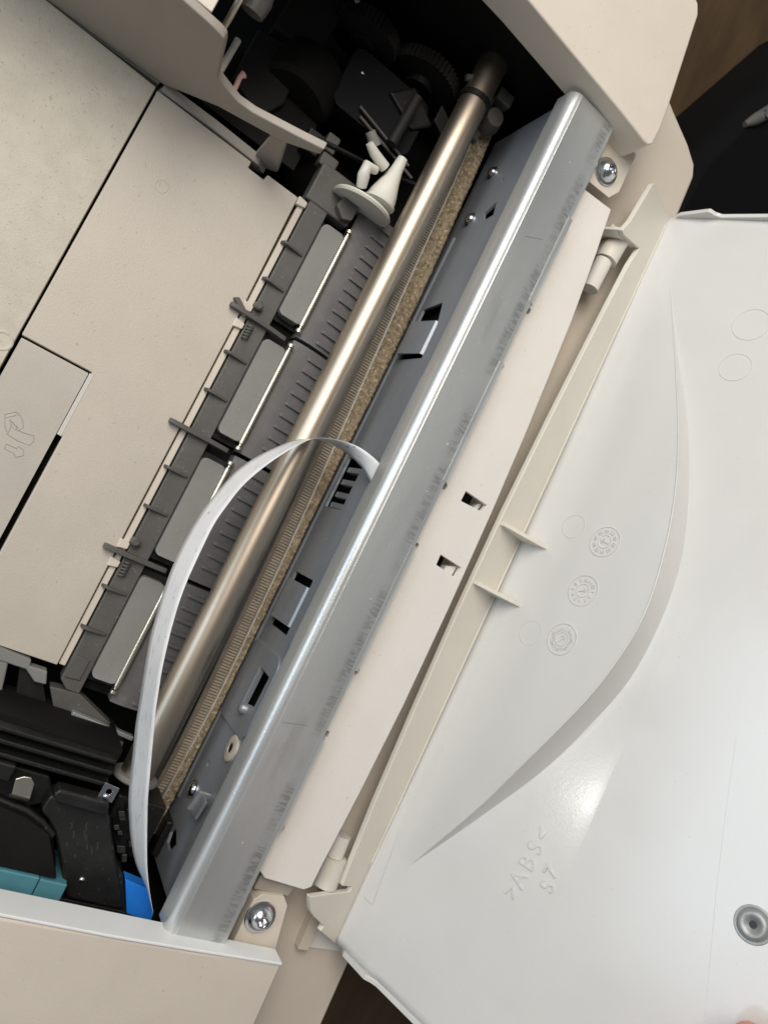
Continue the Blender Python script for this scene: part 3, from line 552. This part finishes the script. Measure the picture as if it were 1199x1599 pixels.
CT = [(162.9, -6.6, -9.0), (154.3, -12.8, -6.0), (145.9, -18.2, -3.5), (137.6, -22.9, -1.0), (129.7, -27.1, 1.0), (122.0, -31.0, 2.5), (114.4, -34.4, 3.7), (107.6, -37.1, 3.5), (100.7, -39.8, 3.2), (93.7, -42.6, 3.0), (86.8, -44.8, 2.4), (80.0, -46.8, 1.5), (73.0, -48.4, 0.4), (66.1, -49.7, -.9), (58.9, -50.8, -2.0), (51.6, -51.4, -3.1), (44.3, -51.5, -4.3), (36.8, -51.4, -5.6), (29.2, -51.0, -7.0), (21.6, -49.5, -8.5), (14.0, -47.5, -10.1), (6.3, -44.1, -11.9), (-1.1, -39.9, -13.7), (-8.6, -34.7, -16.2), (-15.7, -28.0, -19.4), (-20.3, -17.6, -24.0), (-22.2, -8.4, -25.0), (-19.8, -2.0, -17.4), (-15.4, -.2, -7)]
rows = []
idx = list(range(len(CB)))
for i in range(141):
    t = i/140*(len(CB)-1)
    bpt = [smoothlerp(t, idx, [p[k] for p in CB]) for k in range(3)]; tp = [smoothlerp(t, idx, [p[k] for p in CT]) for k in range(3)]
    rows.append([tuple(bpt[k]+(tp[k]-bpt[k])*j/5 for k in range(3)) for j in range(6)])
cable = part(MB().grid(rows), 'ribbon_cable', 'cable', 'white flat ribbon cable looping over the rod to the carriage', smooth=180, solid=.12)
uv = cable.data.uv_layers.new(name='UVMap')
for lp in cable.data.loops: uv.data[lp.index].uv = ((lp.vertex_index//6)/140*17.0, (lp.vertex_index % 6)/5)
nt = M['cable'].node_tree; bs = nt.nodes['Principled BSDF']; lk = bs.inputs['Base Color'].links[0].from_socket
tcn = nt.nodes.new('ShaderNodeTexCoord'); sp_ = nt.nodes.new('ShaderNodeSeparateXYZ'); nt.links.new(tcn.outputs['UV'], sp_.inputs[0])
m1 = nt.nodes.new('ShaderNodeMath'); m1.operation = 'MULTIPLY'; m1.inputs[1].default_value = 2*math.pi*15; nt.links.new(sp_.outputs['Y'], m1.inputs[0])
m2 = nt.nodes.new('ShaderNodeMath'); m2.operation = 'SINE'; nt.links.new(m1.outputs[0], m2.inputs[0])
m3 = nt.nodes.new('ShaderNodeMapRange'); m3.inputs['From Min'].default_value = -1; m3.inputs['From Max'].default_value = 1; m3.inputs['To Min'].default_value = .90; m3.inputs['To Max'].default_value = 1.0; nt.links.new(m2.outputs[0], m3.inputs['Value'])
sm = nt.nodes.new('ShaderNodeTexNoise'); mpp = nt.nodes.new('ShaderNodeMapping'); mpp.inputs['Scale'].default_value = (1.6, 9, 1); nt.links.new(tcn.outputs['UV'], mpp.inputs['Vector']); nt.links.new(mpp.outputs['Vector'], sm.inputs['Vector']); sm.inputs['Scale'].default_value = 1.4; sm.inputs['Detail'].default_value = 5
sr_ = nt.nodes.new('ShaderNodeMapRange'); sr_.inputs['From Min'].default_value = .57; sr_.inputs['From Max'].default_value = .68; sr_.inputs['To Min'].default_value = 1; sr_.inputs['To Max'].default_value = .76; nt.links.new(sm.outputs['Fac'], sr_.inputs['Value'])
m4 = nt.nodes.new('ShaderNodeMath'); m4.operation = 'MULTIPLY'; nt.links.new(m3.outputs['Result'], m4.inputs[0]); nt.links.new(sr_.outputs['Result'], m4.inputs[1])
vm = nt.nodes.new('ShaderNodeVectorMath'); vm.operation = 'SCALE'; nt.links.new(lk, vm.inputs[0]); nt.links.new(m4.outputs[0], vm.inputs['Scale']); nt.links.new(vm.outputs[0], bs.inputs['Base Color'])

# ------------------------------------------------------------------ lid (raised 65 degrees)
TH = math.radians(65); LY, LZ = 78.47, -20.0
def LID(x, v, w): return (x, LY+v*math.cos(TH)-w*math.sin(TH), LZ+v*math.sin(TH)+w*math.cos(TH))
def lpart(mb, name, m, label=None, parent=None, **k):
    for vt in mb.bm.verts: vt.co = Vector(LID(*vt.co))
    return part(mb, name, m, label, parent, **k)
cx_ = [-156.0, -124.1, -90.5, -62.8, -36.6, -8.5, 16.2, 40.4, 77.1, 121.2]; cv_ = [13.9, 29.4, 45.8, 57.3, 64.5, 67.8, 64.6, 56.8, 40.3, 16.6]
fx2 = [-156.0, -125.3, -97.1, -75.7, -54.9, -34.2, -10.0, 14.8, 36.6, 59.8, 85.3, 121.2]; fv2 = [13.9, 29.4, 44.9, 54.6, 62.2, 67.6, 69.4, 67.4, 60.8, 51.5, 37.6, 16.6]
hx_ = [-156, -125, -97, -76, -55, -34, -10, 15, 36.6, 60, 85, 121]; hv_ = [0, 2.0, 6.5, 9.8, 12.5, 14.5, 15.5, 16, 15.5, 13, 7, 0]
def w_base(v):
    if v < 66: return 0
    if v < 75: return .0
    return -.05*(v-75)
def WS(x, v):                 # height of the lid's inner skin: a raised pocket left of the curved step
    if not -156 < x < 121.2: return w_base(v)
    vc = smoothlerp(x, cx_, cv_); h = max(0, smoothlerp(x, hx_, hv_))
    if v <= vc: return h*(max(0, v)/vc)**1.35
    vf = max(vc+.05, smoothlerp(x, fx2, fv2))
    if v < vf: return h*(1-(v-vc)/(vf-vc))
    return w_base(v)
xs = sorted(set([-189.4, -186, -180, -172, -164]+[-156+277.2*i/150 for i in range(151)]+[126, 134, 144, 154, 162, 165]))
rows = []
for x in xs:
    inr = -156 < x < 121.2
    vc = smoothlerp(x, cx_, cv_); h = max(0, smoothlerp(x, hx_, hv_)) if inr else 0
    vf = max(vc+.05, smoothlerp(x, fx2, fv2)) if inr else vc+.05
    row = [(x, vc*k/14, h*(k/14)**1.35) for k in range(15)]
    for k in range(1, 6):      # the step, with a small fillet at its foot
        t = k/5; row.append((x, vc+(vf-vc)*t**1.6, h*(1-t)**1.15))
    for v in [vf+(75-vf)*k/5 for k in range(1, 6)]+[75.4+100.6*k/8 for k in range(9)]: row.append((x, v, w_base(v)))
    rows.append(row)
LIDSOLID = -2.2
lid = lpart(MB().grid(rows), 'lid', 'lid', 'raised glossy white lid seen from its inner side', smooth=24, solid=LIDSOLID)
def spart(mb, name, m, label=None, parent=None, **k):      # laid on the lid's skin
    for vt in mb.bm.verts: vt.co.z += WS(vt.co.x, vt.co.y)
    return lpart(mb, name, m, label, parent, **k)
# flange along the hinge
fw = [(-196, 0), (-188, 25.5), (-186.8, 26.2), (-165.6, 29.4), (-157.8, 33), (-157.4, 29.6), (-163.5, 13), (-163.0, 14.6), (-123, 17.6), (-27, 22.6), (18, 22.4), (61, 20.7), (104, 18), (140, 13.6), (141, 7.2), (143.5, 33.5), (148.5, 31), (149.6, 27.6), (151.2, 24.8), (164.5, 24.0), (170, 20)]
fpoly = [(-190, -1.5), (-188.2, 24.6), (-187.0, 26.0), (-165.6, 29.4), (-158.2, 32.6), (-157.6, 29.8), (-163.2, 12.8), (-152, 15.2), (-123, 17.6), (-75, 20.6), (-27, 22.6), (18, 22.4), (61, 20.7), (104, 18.2), (139.8, 14), (140.6, 6.4), (142.4, 6.2), (143.2, 33.0), (148.6, 29), (150.6, 26.4), (152.0, 24.2), (157.0, 13.9), (159.0, 14.7), (166.4, -1.5)]
flange = lpart(MB().prism(fpoly, -2.4, 0.02, f=lambda x, w, v: (x, v, w)), 'hinge_flange', 'lid_flange', 'cream hinge flange along the foot of the lid', parent=lid, bevel=.5, seg=3)
lpart(MB().prism([(-158.6, 32.4), (-157.4, 29.4), (-163.0, 12.8), (-164.4, 13.2), (-159.8, 29.2), (-160.6, 31.4)], -14, -2.5, f=lambda x, w, v: (x, v, w)), 'hinge_cheek', 'lid_flange', parent=lid, bevel=.3)
for x0, x1, sgn in ((-22.9, -21.3, 1), (4.4, 6.0, 1)):
    lpart(MB().prism([(0, 0), (0, 21.2), (2.4, 21.6), (8.2, 11.6), (15.2, 1.2), (15.4, -.2)], x0, x1, f=lambda v, w, x: (x, v, w)), 'gusset', 'lid_flange', 'thin triangular gusset between flange and lid', parent=lid, bevel=.25)
# crease beads at the foot of the flange
lpart(MB().tube([(-186, .25, .25), (-60, .25, .25), (130, .25, .25)], .35, 6), 'foot_bead', 'lid_flange', parent=lid, smooth=60)
lpart(MB().prism([(96, 2.5), (140, 2.5), (143, 3.6), (143, 8.6), (110, 5.4)], .0, .45, f=lambda x, v, w: (x, v, w)), 'foot_pad', 'lid', parent=lid, bevel=.2)
# side walls of the lid
lpart(MB().prism([(-1, -3), (5.2, 1.8), (19.3, 4.9), (20.2, 4.4), (21.6, 2.6), (24.3, 1.3), (44.6, 2.4), (100, 7.5), (176, 15), (176, -4), (60, -5)], -191.2, -189.3, f=lambda v, w, x: (x, v, w)), 'lid_side', 'lid', 'upturned side edge of the lid against the black background', parent=lid, bevel=.4)
lpart(MB().prism([(3, -2.5), (6, .6), (20.2, 2.6), (22.6, .9), (25, .2), (48, 1.6), (100, 7.0), (176, 15), (176, -4), (60, -4)], 164.9, 167.0, f=lambda v, w, x: (x, v, w)), 'lid_side', 'lid', 'upturned side edge of the lid over the brown desk', parent=lid, bevel=.4)
cp = [-150+265*k/70 for k in range(71)]
lpart(MB().tube([(x, smoothlerp(x, cx_, cv_)-.1, max(0, smoothlerp(x, hx_, hv_))+.02) for x in cp], [.10+.26*math.sin(math.pi*k/70) for k in range(71)], 8), 'step_edge', 'lid', 'crisp edge of the curved step', lid, smooth=60)
# moulding marks
def ring(x, v, r, t=.28, h=.22, name='ejector_mark', parent=None):
    return spart(MB().lathe([(r-t, -.1), (r-t*.5, h), (r+t*.5, h), (r+t, -.1)], (x, v, 0), (0, 0, 1), 44), name, 'lid', None, parent or lid, smooth=60)
ring(-34.4, 22.0, 5.2, h=.16); ring(14.1, 24.6, 5.2, h=.14)
ring(-139.5, 55.4, 7.2); ring(-119.6, 56.4, 6.2)
def text(s_, x, v, size, ang, name='letter', ext=.16, parent=None, sp=1.0):
    """raised lettering on the lid; ang turns the reading direction from -X"""
    cu = bpy.data.curves.new(name, 'FONT'); cu.body = s_; cu.size = size; cu.extrude = ext; cu.align_x = 'CENTER'; cu.align_y = 'CENTER'; cu.bevel_depth = .07; cu.bevel_resolution = 1; cu.space_character = sp; cu.offset = -.012*size; cu.resolution_u = 4
    to = bpy.data.objects.new(name, cu); COL.objects.link(to)
    dg = bpy.context.evaluated_depsgraph_get(); me = bpy.data.meshes.new_from_object(to.evaluated_get(dg)); bpy.data.objects.remove(to)
    for vt in me.vertices:
        p, q, n_ = vt.co
        xx = x-p*math.cos(ang)+q*math.sin(ang); vv = v-p*math.sin(ang)-q*math.cos(ang)
        y = LID(xx, vv, n_+WS(xx, vv)); vt.co = (y[0]*S, y[1]*S, (y[2]+ZB)*S)
    me.materials.clear(); me.materials.append(M['lid'])
    return place(me, name, parent or lid)
def dial(x, v, words, r, size, arrow, start, ticks=0):
    d = ring(x, v, r+.85, .3, .32, 'date_dial')
    ring(x, v, r*.5, .25, .3, 'dial_ring', d)
    for k, s_ in enumerate(words):           # numerals run clockwise, feet towards the centre
        a = 2*math.pi*k/len(words)+start
        dxx, dvv = -math.cos(a), math.sin(a)
        text(s_, x+dxx*(r*.79), v+dvv*(r*.79), size, math.atan2(dxx, -dvv), 'dial_numeral', .3, d, .9)
    dxx, dvv = -math.cos(arrow), math.sin(arrow); L_ = r*.36
    mb = MB().obox((x, v, .1), (dxx*L_, dvv*L_, 0), (-dvv*.25, dxx*.25, 0), (0, 0, .34))
    hx2, hv2 = x+dxx*L_, v+dvv*L_
    for sg in (-1, 1):
        bx_, bv_ = -dxx*.8+sg*-dvv*.6, -dvv*.8+sg*dxx*.6
        mb.obox((hx2+bx_*.8, hv2+bv_*.8, .1), (bx_*.9, bv_*.9, 0), (-bv_*.22, bx_*.22, 0), (0, 0, .34))
    spart(mb, 'dial_arrow', 'lid', None, d)
    for k in range(ticks):
        if k % 5 == 0: continue
        t = 2*math.pi*k/ticks+start; dxx, dvv = -math.cos(t), math.sin(t)
        spart(MB().obox((x+dxx*r*.72, v+dvv*r*.72, .08), (dxx*.55, dvv*.55, 0), (-dvv*.13, dxx*.13, 0), (0, 0, .28)), 'dial_tick', 'lid', None, d)
dial(-31.6, 39.1, ['99', '00', '01', '02', '03', '04', '95', '96', '97', '98'], 5.6, 2.1, math.radians(-75), math.radians(-12))
dial(-9.8, 39.2, ['9', '10', '11', '12', '1', '2', '3', '4', '5', '6', '7', '8'], 5.6, 2.1, math.radians(65), math.radians(-38))
dial(11.5, 39.7, ['1', '5', '10', '15', '20', '25', '30'], 5.6, 1.6, math.radians(35), math.radians(-25), 35)
for ch, x, v in (('>', 105.6, 59.0), ('A', 100.2, 59.6), ('B', 93.4, 60.2), ('S', 87.0, 60.6), ('<', 81.2, 61.2)): text(ch, x, v, 8.8, 0, 'letter', .42)
for ch, x, v in (('S', 96.4, 70.4), ('7', 91.4, 69.4)): text(ch, x, v, 7.6, 0, 'letter', .5)
# screw eyelet and parting line
eo = LID(70.2, 132.7, WS(70.2, 132.7)); en = Vector((0, -math.sin(TH), math.cos(TH)))
ey = part(MB().lathe([(6.0, -.2), (5.8, .3), (5.3, .45), (4.9, .2), (4.7, .9), (4.1, 1.8), (3.2, 2.0), (2.3, 1.5), (1.6, .9), (1.1, .4), (.9, .2)], eo, en, 40), 'eyelet', 'zinc_worn', 'grey round eyelet in the lid', parent=lid, smooth=50)
part(MB().lathe([(0, .5), (1.25, .5)], eo, en, 20), 'eyelet_hole', 'black', parent=ey)
spart(MB().tube([(17.7, 108.0, 0), (44, 114.0, 0), (68.4, 120.2, 0), (104.4, 130.4, 0)], .07, 5), 'parting_line', 'lid', None, lid)
# hinge barrels
for (xa, xb, xc, y) in ((-162, -149.5, -134.5, 55.2), (142.5, 130.6, 121.6, 59.0)):
    h = part(MB().tube([(xa, y+1.2, -17.5), (xb, y, -17.5)], 5.0, 24), 'hinge_barrel', 'lid_flange', 'round hinge barrel of the lid', parent=lid, smooth=40, bevel=0)
    part(MB().tube([(xb+(xc-xb)*.02, y-.6, -18), (xc, y-1.2, -18)], 3.9, 20), 'hinge_pin', 'panel', parent=h, smooth=40)
part(MB().box(-168, -150, 52, 60, -30, -20), 'hinge_block', 'panel', bevel=1)
part(MB().box(124, 146, 55, 64, -30, -21), 'hinge_block', 'panel', bevel=1)

part(MB().prism([(150, 66), (174.5, 66.8), (174.2, 71.6), (150, 71)], -31, -25), 'ledge_lug', 'beige', 'small lug on the rear ledge by the lower hinge', bevel=1)

# ------------------------------------------------------------------ things around the printer
sh = MB().prism([(160, 71.4), (174.2, 72), (173.0, 90), (158, 90)], 120.4, 121.0).build('lit_gap_sheet', 'paper')  # white sheet put in for the brightly lit surface behind the gap
lbl(sh, 'white speckled sheet put in for the lit surface seen through the corner gap by the lower hinge', 'paper')
case = bpy.data.objects.new('black_case', None); COL.objects.link(case); case.location = (-.3, .25, 0)
lbl(case, 'black case with a small chrome mark lying behind the printer in deep shadow', 'case')
ctop = [(-150, 128), (-190, 108), (-228, 102), (-263, 105), (-336, 133), (-430, 172), (-452, 200), (-452, 400), (-430, 430), (-130, 430), (-112, 400), (-118, 170)]
mb = MB(); cc = (-290, 260); rows = []
for h, k in ((0, .97), (14, 1.0), (60, 1.0), (74, .985), (82, .955), (86, .90)):
    rows.append([(cc[0]+(x-cc[0])*k+300, cc[1]+(y-cc[1])*k-250, h) for x, y in ctop+ctop[:1]])
mb.grid(rows); mb.face([mb.bm.verts.new(p) for p in rows[-1][:-1]])
cb_ = mb.build('case_body', 'case', case, smooth=50)
mk = MB().tube([(-1, -119, 86.5), (-8, -114, 87), (-24, -104, 87)], [1.6, 3.4, 3.8], 14).build('chrome_mark', 'dkgrey', case, smooth=50)
for dx in (0, 6): MB().lathe([(1.3, 0), (1.6, 1.0), (2.2, 1.0), (2.5, 0)], (-13-dx, -111+dx*.6, 90), (0, 0, 1), 18).build('mark_ring', 'chrome', mk, smooth=50)
MB().tube([(60, -70, 84), (0, -60, 86.5), (-140, -10, 86.5)], 1.2, 8).build('case_seam', 'navy', case, smooth=50)
# hand holding the lid's free edge: the thumb lies on the inner side, its tip at the corner of the picture
mb = MB()
def limb(pts, rr):
    q = [LID(*p) for p in pts]
    mb.tube([(p[0], p[1], p[2]+ZB) for p in q], rr, 18)
limb([(93.4, 141.8, 7.6), (94.2, 142.2, 7.8), (97, 143.4, 8.6), (103, 146.2, 9.6), (112, 150.4, 9.8), (122, 156, 10.2), (134, 164, 11), (148, 176, 10), (162, 192, 4)], [.6, 3.4, 6.0, 7.4, 8.0, 8.6, 9.4, 11, 13])
limb([(140, 188, -6), (156, 194, -5), (176, 200, -4), (200, 212, -2), (236, 232, 4), (300, 268, 12)], [11, 17, 19, 19, 19, 24])
for k, (x0, l) in enumerate(((112, 26), (126, 32), (141, 34), (155, 27))):
    limb([(150+k*7, 197-k, -7), (x0+16, 193-k, -15), (x0+3, 184, -17), (x0-6, 184-l*.6, -13), (x0-10, 182-l, -11)], [10, 8.6, 7.8, 6.8, 4.4])
hand = mb.build('person', 'skin', smooth=180)
rm = hand.modifiers.new('r', 'REMESH'); rm.mode = 'VOXEL'; rm.voxel_size = .0012; rm.use_smooth_shade = True
sm_ = hand.modifiers.new('s', 'SMOOTH'); sm_.factor = .5; sm_.iterations = 6
lbl(hand, 'reddish thumb tip of a person holding the raised lid, at the corner of the picture', 'person')
nail = MB()
rows = [[LID(95.5+9*i/6, 142.6+4.2*i/6-3.6*math.cos(math.pi*j/6)*.95*math.sin(math.pi*(i+1.2)/8), 15.2+1.6*min(1, i/3)-1.4*abs(j-3)/3) for j in range(7)] for i in range(7)]
nail.grid([[(p[0], p[1], p[2]+ZB) for p in r] for r in rows]).build('thumb_nail', 'nail', hand, smooth=180)
